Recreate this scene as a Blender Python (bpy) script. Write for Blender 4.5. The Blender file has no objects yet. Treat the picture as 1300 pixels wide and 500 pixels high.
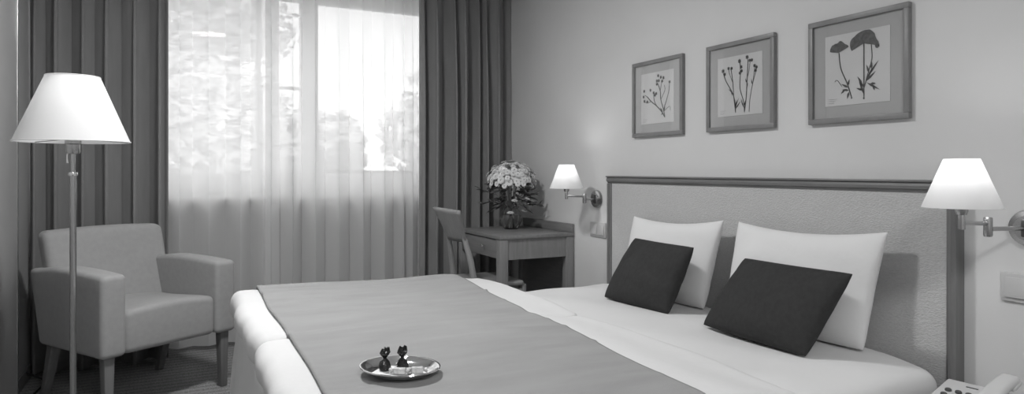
import bpy, bmesh, math, random
from mathutils import Vector, Matrix
random.seed(7)
PI = math.pi
S = bpy.context.scene
C = S.collection
# ------------------------------------------------------------------ camera
# world: +X runs to the headboard wall, +Y to the window wall, camera above the origin
cam_d = bpy.data.cameras.new('camera')
cam = bpy.data.objects.new('camera', cam_d); C.objects.link(cam)
cam.location = (0, 0, 1.14)
cam.rotation_euler = (math.radians(90), 0, math.radians(-27))
cam_d.sensor_width = 36
cam_d.lens = 850 / 1300 * 36
cam_d.shift_y = -34 / 1300
cam_d.clip_start = 0.02
S.camera = cam
# ------------------------------------------------------------------ world, exposure
SKY = 3.05
P_ADDED_KEY, P_FLOOR, P_SCONCE, P_ADDED_FILL = 38, 0.8, 1.35, 37  # first and last power the ceiling lamps added for key and fill
w = bpy.data.worlds.new('sky'); S.world = w
w.use_nodes = True
bg = w.node_tree.nodes['Background']
bg.inputs[0].default_value = (1, 1, 1, 1)
bg.inputs[1].default_value = SKY
vs = S.view_settings
vs.view_transform = 'Standard'; vs.look = 'None'; vs.gamma = 1; vs.exposure = 0.0
vs.use_curve_mapping = False

# ------------------------------------------------------------------ materials (all neutral greys: a black and white photograph)
def g(v): return (v, v, v, 1)
def new_mat(name):
    m = bpy.data.materials.new(name); m.use_nodes = True
    nt = m.node_tree; p = nt.nodes['Principled BSDF']
    return m, nt, p
def mat(name, v, rough=0.6, var=0.0, scale=8.0, bump=0.0, bscale=200.0, stretch=None, metal=0.0, spec=0.4, sheen=0.0):
    m, nt, p = new_mat(name)
    p.inputs['Base Color'].default_value = g(v)
    p.inputs['Roughness'].default_value = rough
    p.inputs['Metallic'].default_value = metal
    p.inputs['Specular IOR Level'].default_value = spec
    if sheen: p.inputs['Sheen Weight'].default_value = sheen
    N = nt.nodes; L = nt.links
    tc = N.new('ShaderNodeTexCoord'); mp = N.new('ShaderNodeMapping')
    L.new(tc.outputs['Object'], mp.inputs['Vector'])
    if stretch: mp.inputs['Scale'].default_value = stretch
    if var:
        n = N.new('ShaderNodeTexNoise'); n.inputs['Scale'].default_value = scale; n.inputs['Detail'].default_value = 4
        L.new(mp.outputs[0], n.inputs['Vector'])
        r = N.new('ShaderNodeValToRGB')
        r.color_ramp.elements[0].position = 0.3; r.color_ramp.elements[1].position = 0.7
        r.color_ramp.elements[0].color = g(v * (1 - var)); r.color_ramp.elements[1].color = g(v * (1 + var))
        L.new(n.outputs['Fac'], r.inputs[0]); L.new(r.outputs[0], p.inputs['Base Color'])
    if bump:
        n2 = N.new('ShaderNodeTexNoise'); n2.inputs['Scale'].default_value = bscale; n2.inputs['Detail'].default_value = 3
        L.new(mp.outputs[0], n2.inputs['Vector'])
        b = N.new('ShaderNodeBump'); b.inputs['Strength'].default_value = bump; b.inputs['Distance'].default_value = 0.004
        L.new(n2.outputs['Fac'], b.inputs['Height']); L.new(b.outputs[0], p.inputs['Normal'])
    return m
def mat_thin(name, v, translucent=0.5, transparent=0.0, weave=0.0):
    m = bpy.data.materials.new(name); m.use_nodes = True
    nt = m.node_tree; N = nt.nodes; L = nt.links
    for n in list(N): N.remove(n)
    out = N.new('ShaderNodeOutputMaterial')
    d = N.new('ShaderNodeBsdfDiffuse'); d.inputs[0].default_value = g(v)
    t = N.new('ShaderNodeBsdfTranslucent'); t.inputs[0].default_value = g(v)
    mx = N.new('ShaderNodeMixShader'); mx.inputs[0].default_value = translucent
    L.new(d.outputs[0], mx.inputs[1]); L.new(t.outputs[0], mx.inputs[2])
    last = mx
    if transparent:
        tr = N.new('ShaderNodeBsdfTransparent')
        m2 = N.new('ShaderNodeMixShader'); m2.inputs[0].default_value = transparent
        L.new(mx.outputs[0], m2.inputs[1]); L.new(tr.outputs[0], m2.inputs[2])
        last = m2
    L.new(last.outputs[0], out.inputs[0])
    return m
def mat_glass(name, v=1.0, rough=0.0, ior=1.45):
    m, nt, p = new_mat(name)
    p.inputs['Base Color'].default_value = g(v); p.inputs['Roughness'].default_value = rough
    p.inputs['Transmission Weight'].default_value = 1; p.inputs['IOR'].default_value = ior
    return m
def mat_pane(name):
    m = bpy.data.materials.new(name); m.use_nodes = True
    nt = m.node_tree; N = nt.nodes; L = nt.links
    for n in list(N): N.remove(n)
    out = N.new('ShaderNodeOutputMaterial')
    tr = N.new('ShaderNodeBsdfTransparent'); tr.inputs[0].default_value = g(0.95)
    gl = N.new('ShaderNodeBsdfGlossy'); gl.inputs['Roughness'].default_value = 0.02
    mx = N.new('ShaderNodeMixShader'); mx.inputs[0].default_value = 0.05
    L.new(tr.outputs[0], mx.inputs[1]); L.new(gl.outputs[0], mx.inputs[2]); L.new(mx.outputs[0], out.inputs[0])
    return m
def mat_emit(name, v):
    m, nt, p = new_mat(name)
    p.inputs['Base Color'].default_value = g(0.9)
    p.inputs['Emission Color'].default_value = g(1); p.inputs['Emission Strength'].default_value = v
    return m
def mat_carpet():
    m, nt, p = new_mat('carpet'); N = nt.nodes; L = nt.links
    tc = N.new('ShaderNodeTexCoord'); mp = N.new('ShaderNodeMapping'); L.new(tc.outputs['Object'], mp.inputs[0])
    n = N.new('ShaderNodeTexNoise'); n.inputs['Scale'].default_value = 130; n.inputs['Detail'].default_value = 3
    L.new(mp.outputs[0], n.inputs['Vector'])
    wv = N.new('ShaderNodeTexWave'); wv.inputs['Scale'].default_value = 5.5; wv.inputs['Distortion'].default_value = 1.5
    wv.bands_direction = 'Y'; wv.inputs['Detail'].default_value = 3; wv.inputs['Detail Scale'].default_value = 9
    L.new(mp.outputs[0], wv.inputs['Vector'])
    a = N.new('ShaderNodeMath'); a.operation = 'MULTIPLY_ADD'; a.inputs[1].default_value = 0.13
    L.new(wv.outputs['Fac'], a.inputs[0]); L.new(n.outputs['Fac'], a.inputs[2])
    r = N.new('ShaderNodeValToRGB')
    r.color_ramp.elements[0].position = 0.33; r.color_ramp.elements[1].position = 0.75
    r.color_ramp.elements[0].color = g(0.10); r.color_ramp.elements[1].color = g(0.36)
    L.new(a.outputs[0], r.inputs[0]); L.new(r.outputs[0], p.inputs['Base Color'])
    p.inputs['Roughness'].default_value = 0.95; p.inputs['Specular IOR Level'].default_value = 0.1
    b = N.new('ShaderNodeBump'); b.inputs['Strength'].default_value = 0.8; b.inputs['Distance'].default_value = 0.006
    L.new(n.outputs['Fac'], b.inputs['Height']); L.new(b.outputs[0], p.inputs['Normal'])
    return m
M = {}
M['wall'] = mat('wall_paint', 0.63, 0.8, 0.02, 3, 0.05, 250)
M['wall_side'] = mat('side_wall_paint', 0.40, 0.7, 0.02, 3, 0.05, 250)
M['panel'] = mat('grey_panel_lacquer', 0.46, 0.35, 0.03, 2)
M['wall_dim'] = mat('window_wall_darkened', 0.38, 0.8, 0.02, 3, 0.05, 250)  # white wall darkened in colour so less light bounces onto the sheers
M['ceiling'] = mat('ceiling_paint', 0.75, 0.9)
M['carpet'] = mat_carpet()
M['drape'] = mat('drape_cloth', 0.235, 0.85, 0.05, 30, 0.15, 500, stretch=(1, 1, 0.15), spec=0.2, sheen=0.15)
M['sheer'] = mat_thin('sheer_voile', 0.94, 0.60, 0.18)
M['white_frame'] = mat('white_window_frame', 0.75, 0.4)
M['pane'] = mat_pane('window_pane')
M['white_sheet'] = mat('white_cotton_sheet', 0.72, 0.85, 0.015, 5, 0.4, 9, spec=0.2)
M['duvet'] = mat('white_duvet_cotton', 0.71, 0.85, 0.015, 5, 0.5, 14, spec=0.2)
M['pillow'] = mat('white_pillow_cotton', 0.74, 0.85, 0.01, 5, 0.6, 14, spec=0.2)
M['spread'] = mat('grey_bedspread_weave', 0.31, 0.8, 0.07, 14, 0.25, 420, stretch=(0.25, 1, 1), spec=0.25, sheen=0.1)
M['cushion'] = mat('charcoal_cushion_cloth', 0.038, 0.85, 0.1, 60, 0.6, 22, spec=0.2)
M['armchair'] = mat('grey_upholstery', 0.33, 0.85, 0.04, 40, 0.2, 600, spec=0.2, sheen=0.15)
M['wood'] = mat('desk_veneer', 0.185, 0.4, 0.12, 5, 0.03, 60, stretch=(14, 1, 14))
M['wood_v'] = mat('upright_veneer', 0.21, 0.4, 0.12, 5, 0.03, 60, stretch=(14, 14, 1))
M['chair_wood'] = mat('chair_veneer', 0.27, 0.4, 0.08, 5, 0.03, 60, stretch=(10, 10, 1))
M['chair_leg'] = mat('armchair_leg_wood', 0.17, 0.4, 0.12, 5, 0.0, 60, stretch=(14, 14, 1))
M['head_frame'] = mat('headboard_frame_wood', 0.17, 0.35, 0.12, 6, 0.03, 60, stretch=(14, 1, 14))
M['head_frame_v'] = mat('headboard_stile_wood', 0.17, 0.35, 0.12, 6, 0.03, 60, stretch=(14, 14, 1))
M['head_panel'] = mat('headboard_embossed_vinyl', 0.52, 0.75, 0.07, 190, 1.0, 190, stretch=(1, 0.6, 1.4))
M['chrome'] = mat('brushed_steel', 0.45, 0.25, metal=1.0)
M['mirror'] = mat('polished_steel', 0.75, 0.08, metal=1.0)
M['dark_metal'] = mat('dark_metal', 0.10, 0.35, metal=0.6)
M['shade'] = mat_thin('lamp_shade_cloth', 0.82, 0.36)
M['bulb'] = mat_emit('lamp_bulb', 4.0)
M['diffuser'] = mat_emit('added_lamp_diffuser', 2.0)  # glow of the added out-of-frame ceiling lamps
M['pic_frame'] = mat('picture_frame_wood', 0.21, 0.4, 0.08, 8, 0.0, 60, stretch=(3, 3, 3))
M['mat_board'] = mat('grey_mat_board', 0.47, 0.9)
M['paper'] = mat('herbarium_paper', 0.70, 0.9, 0.02, 6)
M['ink'] = mat('pressed_plant_print', 0.085, 0.8, 0.25, 60)
M['ink_soft'] = mat('pressed_petal_print', 0.12, 0.8, 0.3, 90)
M['pencil'] = mat('faint_pencil', 0.35, 0.9)
M['plastic'] = mat('switch_plastic', 0.50, 0.35)
M['phone'] = mat('phone_plastic', 0.58, 0.4)
M['key'] = mat('phone_key', 0.07, 0.5)
M['leaf'] = mat('bouquet_leaf', 0.075, 0.55, 0.35, 25)
M['petal'] = mat('white_petal', 0.88, 0.7)
M['eye'] = mat('flower_centre', 0.55, 0.8)
M['stem'] = mat('bouquet_stem', 0.12, 0.6)
M['glass'] = mat_glass('vase_glass', 0.82)
M['water'] = mat_glass('vase_water', 0.9, 0, 1.33)
M['foil'] = mat('dark_candy_foil', 0.03, 0.18, 0.5, 80, 0.5, 150, metal=0.5, spec=0.8)
M['clear_wrap'] = mat('pale_candy_wrap', 0.62, 0.2, 0.2, 90, 0.4, 150)
M['napkin'] = mat('paper_doily', 0.8, 0.9)
M['cord'] = mat('black_cord', 0.02, 0.5)
M['tree_leaf'] = mat('tree_foliage', 0.75, 0.7, 0.15, 3)
M['bark'] = mat('tree_bark', 0.2, 0.9, 0.2, 8)
M['ground'] = mat('lawn', 0.4, 0.95, 0.1, 2)

# ------------------------------------------------------------------ helpers
def finish(name, bm, m, parent=None, smooth=True, loc=None, angle=35):
    me = bpy.data.meshes.new(name)
    bmesh.ops.recalc_face_normals(bm, faces=bm.faces)
    bm.to_mesh(me); bm.free()
    o = bpy.data.objects.new(name, me); C.objects.link(o)
    if isinstance(m, (list, tuple)):
        for k in m: me.materials.append(M[k])
    else: me.materials.append(M[m])
    if smooth:
        for p in me.polygons: p.use_smooth = True
        try: me.set_sharp_from_angle(angle=math.radians(angle))
        except Exception: pass
    if parent: o.parent = parent
    if loc is not None:
        for v in me.vertices: v.co -= Vector(loc)
        o.location = loc
    return o
def tag(o, label, cat, group=None):
    o['label'] = label; o['category'] = cat
    if group: o['group'] = group
    return o
def struct(o): o['kind'] = 'structure'; return o
def thing(name, label, cat, loc=(0, 0, 0), rz=0, group=None):
    o = bpy.data.objects.new(name, None); C.objects.link(o)
    o.location = loc; o.rotation_euler = (0, 0, rz); o.empty_display_size = 0.1
    return tag(o, label, cat, group)
def link_copy(src, parent, name=None):
    c = src.copy(); C.objects.link(c); c.parent = parent
    if name: c.name = name
    return c
def box(bm, x0, x1, y0, y1, z0, z1, bev=0.0, seg=2):
    r = bmesh.ops.create_cube(bm, size=1)
    vs_ = r['verts']
    for v in vs_:
        v.co = Vector(((x0 + x1) / 2 + v.co.x * (x1 - x0), (y0 + y1) / 2 + v.co.y * (y1 - y0), (z0 + z1) / 2 + v.co.z * (z1 - z0)))
    if bev:
        es = list({e for v in vs_ for e in v.link_edges})
        bmesh.ops.bevel(bm, geom=es, offset=bev, segments=seg, profile=0.5, affect='EDGES')
    return bm
def B(*a, **k): return box(bmesh.new(), *a, **k)
def hexa(bm, bottom, top, bev=0.0, seg=2):
    """prism between two quads (lists of 4 points)"""
    vs_ = [bm.verts.new(p) for p in list(bottom) + list(top)]
    fs = [(0, 1, 2, 3), (7, 6, 5, 4), (0, 4, 5, 1), (1, 5, 6, 2), (2, 6, 7, 3), (3, 7, 4, 0)]
    for f in fs: bm.faces.new([vs_[i] for i in f])
    if bev:
        es = list({e for v in vs_ for e in v.link_edges})
        bmesh.ops.bevel(bm, geom=es, offset=bev, segments=seg, profile=0.5, affect='EDGES')
    return bm
def lathe(prof, n=32, cx=0, cy=0, bm=None, sx=1, sy=1, close=False):
    bm = bm or bmesh.new()
    rings = []
    for r, z in prof:
        if r < 1e-6: rings.append([bm.verts.new((cx, cy, z))])
        else: rings.append([bm.verts.new((cx + sx * r * math.cos(2 * PI * i / n), cy + sy * r * math.sin(2 * PI * i / n), z)) for i in range(n)])
    pairs = list(zip(rings, rings[1:]))
    if close: pairs.append((rings[-1], rings[0]))
    for a, b in pairs:
        for i in range(n):
            j = (i + 1) % n
            if len(a) == 1 and len(b) == 1: continue
            if len(a) == 1: bm.faces.new((a[0], b[i], b[j]))
            elif len(b) == 1: bm.faces.new((a[i], a[j], b[0]))
            else: bm.faces.new((a[i], a[j], b[j], b[i]))
    return bm
def tube(pts, rad, n=10, bm=None, cap=True):
    bm = bm or bmesh.new()
    pts = [Vector(p) for p in pts]
    if not isinstance(rad, (list, tuple)): rad = [rad] * len(pts)
    rings = []
    t0 = (pts[1] - pts[0]).normalized()
    ref = Vector((0, 0, 1)) if abs(t0.z) < 0.9 else Vector((1, 0, 0))
    nrm = t0.cross(ref).normalized()
    for i, p in enumerate(pts):
        t = (pts[min(i + 1, len(pts) - 1)] - pts[max(i - 1, 0)]).normalized()
        nrm = (nrm - t * nrm.dot(t)).normalized()
        bn = t.cross(nrm)
        rings.append([bm.verts.new(p + rad[i] * (math.cos(2 * PI * k / n) * nrm + math.sin(2 * PI * k / n) * bn)) for k in range(n)])
    for a, b in zip(rings, rings[1:]):
        for i in range(n):
            j = (i + 1) % n
            bm.faces.new((a[i], a[j], b[j], b[i]))
    if cap:
        bm.faces.new(rings[0][::-1]); bm.faces.new(rings[-1])
    return bm
def axis_samples(a, b, r, n):
    """coordinates from a to b, dense inside the rounding radius r"""
    out = [a + r * (1 - math.cos(PI / 2 * k / 5)) for k in range(5)]
    for k in range(n + 1): out.append(a + r + (b - a - 2 * r) * k / n)
    out += [b - r * (1 - math.cos(PI / 2 * k / 5)) for k in reversed(range(5))]
    return out
def slab(x0, x1, y0, y1, z0, z1, r, nx, ny, nz=1, f=None, bm=None):
    """rounded box on a grid, each vertex may be moved by f(co)"""
    bm = bm or bmesh.new()
    X, Y, Z = axis_samples(x0, x1, r, nx), axis_samples(y0, y1, r, ny), axis_samples(z0, z1, r, nz)
    lo = Vector((x0 + r, y0 + r, z0 + r)); hi = Vector((x1 - r, y1 - r, z1 - r))
    cache = {}
    def vert(i, j, k):
        key = (i, j, k)
        if key not in cache:
            p = Vector((X[i], Y[j], Z[k]))
            q = Vector((min(max(p.x, lo.x), hi.x), min(max(p.y, lo.y), hi.y), min(max(p.z, lo.z), hi.z)))
            d = p - q
            if d.length > 1e-9: p = q + d.normalized() * r
            if f: p = f(p)
            cache[key] = bm.verts.new(p)
        return cache[key]
    I, J, K = len(X) - 1, len(Y) - 1, len(Z) - 1
    for i in range(I):
        for j in range(J):
            for k in (0, K): bm.faces.new((vert(i, j, k), vert(i + 1, j, k), vert(i + 1, j + 1, k), vert(i, j + 1, k)))
    for i in range(I):
        for k in range(K):
            for j in (0, J): bm.faces.new((vert(i, j, k), vert(i + 1, j, k), vert(i + 1, j, k + 1), vert(i, j, k + 1)))
    for j in range(J):
        for k in range(K):
            for i in (0, I): bm.faces.new((vert(i, j, k), vert(i, j + 1, k), vert(i, j + 1, k + 1), vert(i, j, k + 1)))
    return bm
def lerp(a, b, t): return a + (b - a) * t
def smooth(t): t = min(max(t, 0), 1); return t * t * (3 - 2 * t)

XW = 2.25          # headboard wall
YW = 4.90          # window wall
XL = -0.70         # left wall
YB = -1.60         # wall behind the camera
ZC = 2.62
# ------------------------------------------------------------------ room shell
struct(finish('floor', B(XL - .15, XW + .15, YB - .15, YW + .2, -0.1, 0), 'carpet', smooth=False))
struct(finish('ceiling', B(XL - .15, XW + .15, YB - .15, YW + .2, ZC, ZC + .1), 'ceiling', smooth=False))
struct(finish('wall_right', B(XW, XW + .15, YB - .15, YW + .2, 0, ZC), 'wall', smooth=False))
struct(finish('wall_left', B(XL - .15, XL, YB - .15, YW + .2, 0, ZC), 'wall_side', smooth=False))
struct(finish('wall_rear', B(XL, XW, YB - .15, YB, 0, ZC), 'wall', smooth=False))
WX0, WX1, WZ0, WZ1 = -0.40, 2.05, 0.975, 2.38
wl = bmesh.new()
box(wl, XL, WX0, YW, YW + .2, 0, ZC); box(wl, WX1, XW, YW, YW + .2, 0, ZC)
box(wl, WX0, WX1, YW, YW + .2, 0, WZ0 - .03); box(wl, WX0, WX1, YW, YW + .2, WZ1, ZC)
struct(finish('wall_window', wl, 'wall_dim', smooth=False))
# tall grey panel standing proud of the left wall
tp = finish('trim_1', B(XL, XL + .038, 1.6, 3.97, 0, ZC, bev=.003), 'panel'); struct(tp)
tp['label'] = 'tall plain grey panel on the left wall beside the floor lamp'
finish('edge_strip', B(XL + .001, XL + .041, 3.97, 3.985, 0, ZC, bev=.002), 'chrome', tp)
bb = finish('baseboard_right', B(XW - .015, XW, YB, YW - .02, 0, .07, bev=.003), 'head_frame'); struct(bb)
bl = finish('baseboard_left', B(XL, XL + .012, 3.99, YW - .02, 0, .07, bev=.003), 'head_frame'); struct(bl)

# ------------------------------------------------------------------ window
win = bpy.data.objects.new('window_1', None); C.objects.link(win); win.location = (0.8, YW, WZ0); struct(win)
win['label'] = 'wide white framed window behind the sheer curtains'
def wpart(name, bm, m, parent=win):
    o = finish(name, bm, m, parent)
    for v in o.data.vertices: v.co -= Vector(win.location)
    return o
FY0, FY1 = YW + .05, YW + .12
wpart('bottom_rail', B(WX0, WX1, FY0, FY1, WZ0, 1.12, bev=.006), 'white_frame')
wpart('top_rail', B(WX0, WX1, FY0, FY1, 2.345, WZ1, bev=.006), 'white_frame')
wpart('side_stile', B(WX0, WX0 + .07, FY0, FY1, 1.12, 2.345, bev=.006), 'white_frame')
wpart('side_stile', B(WX1 - .07, WX1, FY0, FY1, 1.12, 2.345, bev=.006), 'white_frame')
wpart('mullion', B(0.825, 0.93, FY0 - .01, FY1, 1.12, 2.345, bev=.008), 'white_frame')
wpart('mullion', B(0.525, 0.56, FY0, FY1, 1.12, 2.345, bev=.006), 'white_frame')
wpart('transom', B(0.56, 0.825, FY0 + .01, FY1 - .01, 1.715, 1.735, bev=.004), 'white_frame')
wpart('gasket', B(0.930, 0.950, FY0 + .005, FY1 - .02, 1.13, 2.335), 'dark_metal')
wpart('gasket', B(0.950, WX1 - .08, FY0 + .005, FY1 - .02, 1.120, 1.137), 'dark_metal')
for (a, b, c, d) in ((WX0 + .07, .525, 1.12, 2.345), (.56, .825, 1.12, 1.715), (.56, .825, 1.735, 2.345), (.93, WX1 - .07, 1.12, 2.345)):
    wpart('pane', B(a, b, YW + .082, YW + .088, c, d), 'pane')
wpart('handle', tube([(.878, FY0 - .012, 1.62), (.878, FY0 - .05, 1.62), (.878, FY0 - .05, 1.51)], .008), 'chrome')
wpart('window_sill', B(WX0 - .04, WX1 + .04, 4.712, YW + .05, WZ0 - .03, WZ0, bev=.01), 'white_frame')

# ------------------------------------------------------------------ outside
gr = finish('ground', B(-14, 16, YW + .6, 40, -0.6, -0.5), 'ground'); struct(gr)
def tree(x, y, h, r, n, label, seed, leaf=1.0):
    rnd = random.Random(seed)
    t = thing('garden_tree', label, 'tree', (x, y, -0.5), 0, 'trees beyond the window')
    finish('trunk', tube([(0, 0, 0), (.05, 0, h * .3), (-.03, .04, h * .62)], [.16, .12, .05], 9), 'bark', t)
    bm = bmesh.new()
    lumps = [(Vector((rnd.uniform(-1, 1) * r * .75, rnd.uniform(-1, 1) * r * .6, h * .62 + rnd.uniform(-.9, .75) * r)), r * rnd.uniform(.3, .5)) for _ in range(16)]
    for i in range(n):
        c, q = lumps[i % len(lumps)]
        d = Vector((rnd.gauss(0, 1), rnd.gauss(0, 1), rnd.gauss(0, 1))).normalized()
        p = c + d * q * rnd.uniform(.6, 1.05)
        s = rnd.uniform(.07, .13) * leaf
        a = Vector((rnd.gauss(0, 1), rnd.gauss(0, 1), rnd.gauss(0, .6))).normalized()
        b = a.cross(d).normalized() if a.cross(d).length > .01 else Vector((1, 0, 0))
        vs_ = [bm.verts.new(p + e) for e in (a * s, b * s * .55, -a * s, -b * s * .55)]
        bm.faces.new(vs_)
    o = finish('foliage', bm, 'tree_leaf', t, smooth=False); o['kind'] = 'stuff'
    return t
tree(0.3, 9.2, 3.1, 1.15, 5200, 'pale rounded garden tree seen through the left window pane', 1)
tree(3.95, 9.7, 3.7, 1.35, 5200, 'pale bushy garden tree seen through the right window pane', 2)
tree(0.2, 15.0, 6.9, 2.1, 9000, 'tall faint tree far behind the left window pane', 3)


tree(2.1, 10.9, 2.7, .95, 5200, 'low pale bush seen beside the window post', 6)

# ------------------------------------------------------------------ curtains
def curtain(name, x0, x1, yc, z0, z1, folds, m, label, cat, seed, amp, group, cross=0.35, thick=0.004, nz=26, flare=0.0, hang=None):
    rnd = random.Random(seed)
    wts = [rnd.uniform(.45, 1.7) for _ in range(folds)]
    tot = sum(wts); edges = [0]
    for q in wts: edges.append(edges[-1] + q / tot)
    amps = [amp * rnd.uniform(.6, 1.2) for _ in range(folds)]
    per = 14
    bm = bmesh.new(); rows = []
    ph2 = [rnd.uniform(0, 6.28) for _ in range(folds)]
    for k in range(nz + 1):
        tz = k / nz; z = lerp(z1, z0, tz); row = []
        for i in range(folds):
            for s in range(per):
                if s == 0 and False: continue
                u = s / per
                a = lerp(amps[i - 1] if i else amps[0], amps[i], smooth(u * 2))
                a *= lerp(.55, 1.0, smooth(tz * 2.5)) * (1 + .25 * math.sin(ph2[i] + 3 * tz))
                wdt = (edges[i + 1] - edges[i]) * (x1 - x0)
                x = x0 + (edges[i] + u * (edges[i + 1] - edges[i])) * (x1 - x0)
                x += cross * wdt * .5 * math.sin(4 * PI * u) * smooth(tz * 3 + .3)
                x += .012 * math.sin(ph2[i] + 4.0 * tz) * math.sin(PI * min(1, (i + u) / .8)) if 0 < i < folds - 1 else 0
                sn = math.sin(2 * PI * u)
                sn = math.copysign(abs(sn) ** .75, sn)
                y = yc - a * sn - flare * tz
                row.append(bm.verts.new((x, y, z)))
        row.append(bm.verts.new((x1, yc, z)))
        rows.append(row)
    for a, b in zip(rows, rows[1:]):
        for i in range(len(a) - 1): bm.faces.new((a[i], a[i + 1], b[i + 1], b[i]))
    o = finish(name, bm, m, None, loc=((x0 + x1) / 2, yc, z0), angle=180)
    if thick:
        sd = o.modifiers.new('thickness', 'SOLIDIFY'); sd.thickness = thick; sd.offset = 0
    tag(o, label, cat, group)
    return o
curtain('sheer_curtain', -.12, .64, 4.665, .03, 2.56, 5, 'sheer', 'white sheer curtain panel behind the armchair, left half of the window', 'curtain', 11, .036, 'sheer curtains', .15, 0)
curtain('sheer_curtain', .55, 1.80, 4.635, .03, 2.56, 9, 'sheer', 'white sheer curtain panel behind the bed, right half of the window', 'curtain', 5, .046, 'sheer curtains', .18, 0)
curtain('drape', -.69, -.015, 4.50, .02, 2.56, 6, 'drape', 'heavy grey drape hanging behind the floor lamp and armchair', 'curtain', 3, .070, 'heavy drapes', .35)
curtain('drape', 1.525, 2.235, 4.40, .02, 2.56, 7, 'drape', 'heavy grey drape gathered in the corner behind the desk', 'curtain', 8, .078, 'heavy drapes', .35)
for yy, lab in ((4.44, 'long white curtain track holding the heavy drapes at the ceiling'), (4.65, 'long white curtain track holding the sheer curtains at the ceiling')):
    tag(finish('curtain_track', B(XL + .01, XW - .01, yy - .02, yy + .02, 2.56, ZC, bev=.004), 'white_frame', None, loc=(.78, yy, 2.56)), lab, 'curtain track', 'curtain tracks')

# ------------------------------------------------------------------ headboard
HY0, HY1, HZ = 1.245, 3.14, 1.10
hb = thing('headboard', 'wide headboard with pale embossed panel and grey wooden frame on the wall', 'headboard', (XW, (HY0 + HY1) / 2, 0))
def hpart(name, bm, m):
    o = finish(name, bm, m, hb)
    for v in o.data.vertices: v.co -= Vector(hb.location)
    return o
hpart('panel', B(XW - .035, XW - .002, HY0 + .03, HY1 - .03, .12, HZ - .03), 'head_panel')
def rail_profile(p0, p1, wdir, m, name, wd=.034):
    """moulded rail from p0 to p1; wdir points from the outer edge to the inner one"""
    prof = [(0, 0), (0, .046), (.012, .052), (.022, .050), (.024, .044), (wd - .002, .040), (wd, .034), (wd, 0)]
    bm = bmesh.new(); ends = []
    for p in (p0, p1):
        ends.append([bm.verts.new(Vector(p) + Vector(wdir) * a + Vector((-h, 0, 0))) for a, h in prof])
    n = len(prof)
    for i in range(n):
        j = (i + 1) % n
        bm.faces.new((ends[0][i], ends[0][j], ends[1][j], ends[1][i]))
    bm.faces.new(ends[0]); bm.faces.new(ends[1][::-1])
    return hpart(name, bm, m)
rail_profile((XW, HY0, HZ), (XW, HY1, HZ), (0, 0, -1), 'head_frame', 'top_rail')
rail_profile((XW, HY0, 0.10), (XW, HY0, HZ - .034), (0, 1, 0), 'head_frame_v', 'stile')
rail_profile((XW, HY1, 0.10), (XW, HY1, HZ - .034), (0, -1, 0), 'head_frame_v', 'stile')
hpart('top_cap', B(XW - .055, XW, HY0 - .003, HY1 + .003, HZ, HZ + .008, bev=.003), 'head_frame')

# ------------------------------------------------------------------ bed
BX0, BX1, BY0, BY1 = 0.27, 2.19, 1.27, 3.13
bed = thing('bed', 'double bed base under the white bedding', 'bed', ((BX0 + BX1) / 2, (BY0 + BY1) / 2, 0))
def bpart(name, bm, m):
    o = finish(name, bm, m, bed)
    for v in o.data.vertices: v.co -= Vector(bed.location)
    return o
bpart('base', B(BX0 + .03, BX1, BY0 + .03, BY1 - .03, .1, .30, bev=.01), 'head_frame')
for lx in (BX0 + .12, BX1 - .1):
    for ly in (BY0 + .12, BY1 - .12): bpart('leg', B(lx - .03, lx + .03, ly - .03, ly + .03, 0, .1), 'head_frame')
def skirt():
    bm = bmesh.new(); rows = []
    path = []
    n = 60
    for i in range(n): path.append((lerp(BX1, BX0, i / n), BY0, 0, -1))
    for i in range(n): path.append((BX0, lerp(BY0, BY1, i / n), -1, 0))
    for i in range(n + 1): path.append((lerp(BX0, BX1, i / n), BY1, 0, 1))
    for k in range(9):
        row = []
        for i, (x, y, dx, dy) in enumerate(path):
            z = lerp(.50 if dx else .33, .05, k / 8)
            a = (.003 + .006 * k / 8) * (math.sin(i * .42) + .5 * math.sin(i * 1.0 + 1)) + (.038 if dx else .0) * math.sin(PI / 2 * k / 8)
            row.append(bm.verts.new((x + dx * (a + .012), y + dy * (a + .012), z)))
        rows.append(row)
    for a, b in zip(rows, rows[1:]):
        for i in range(len(a) - 1): bm.faces.new((a[i], a[i + 1], b[i + 1], b[i]))
    o = bpart('bed_skirt', bm, 'white_sheet')
    sd = o.modifiers.new('thickness', 'SOLIDIFY'); sd.thickness = .004
skirt()
def matt_f(p):
    if p.z > .4:
        p.z += .006 * math.sin(p.x * 4 + 1) * math.sin(p.y * 3.1) + .003 * math.sin(p.x * 17 + p.y * 9)
        e = min(p.y - BY0, BY1 - p.y)
        p.z -= .02 * smooth(1 - e / .25) ** 2
    return p
tag(finish('mattress', slab(BX0, BX1, BY0, BY1, .30, .525, .055, 50, 46, 2, matt_f), 'white_sheet', None, loc=((BX0 + BX1) / 2, (BY0 + BY1) / 2, .30)),
    'wide mattress in a white fitted sheet on the bed, bare below the pillows', 'mattress')
DX0, DX1 = .232, 1.475
DTOP = .595
def duvet_top(x, y, ya, yb):
    h = DTOP + .006 * math.sin(x * 5.3 + y * 2) + .0035 * math.sin(y * 6.1 + x * 1.7)
    h += .006 * math.exp(-((x - .30) / .06) ** 2)
    h -= .022 * smooth((x - 1.22) / .2)
    return h
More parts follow.
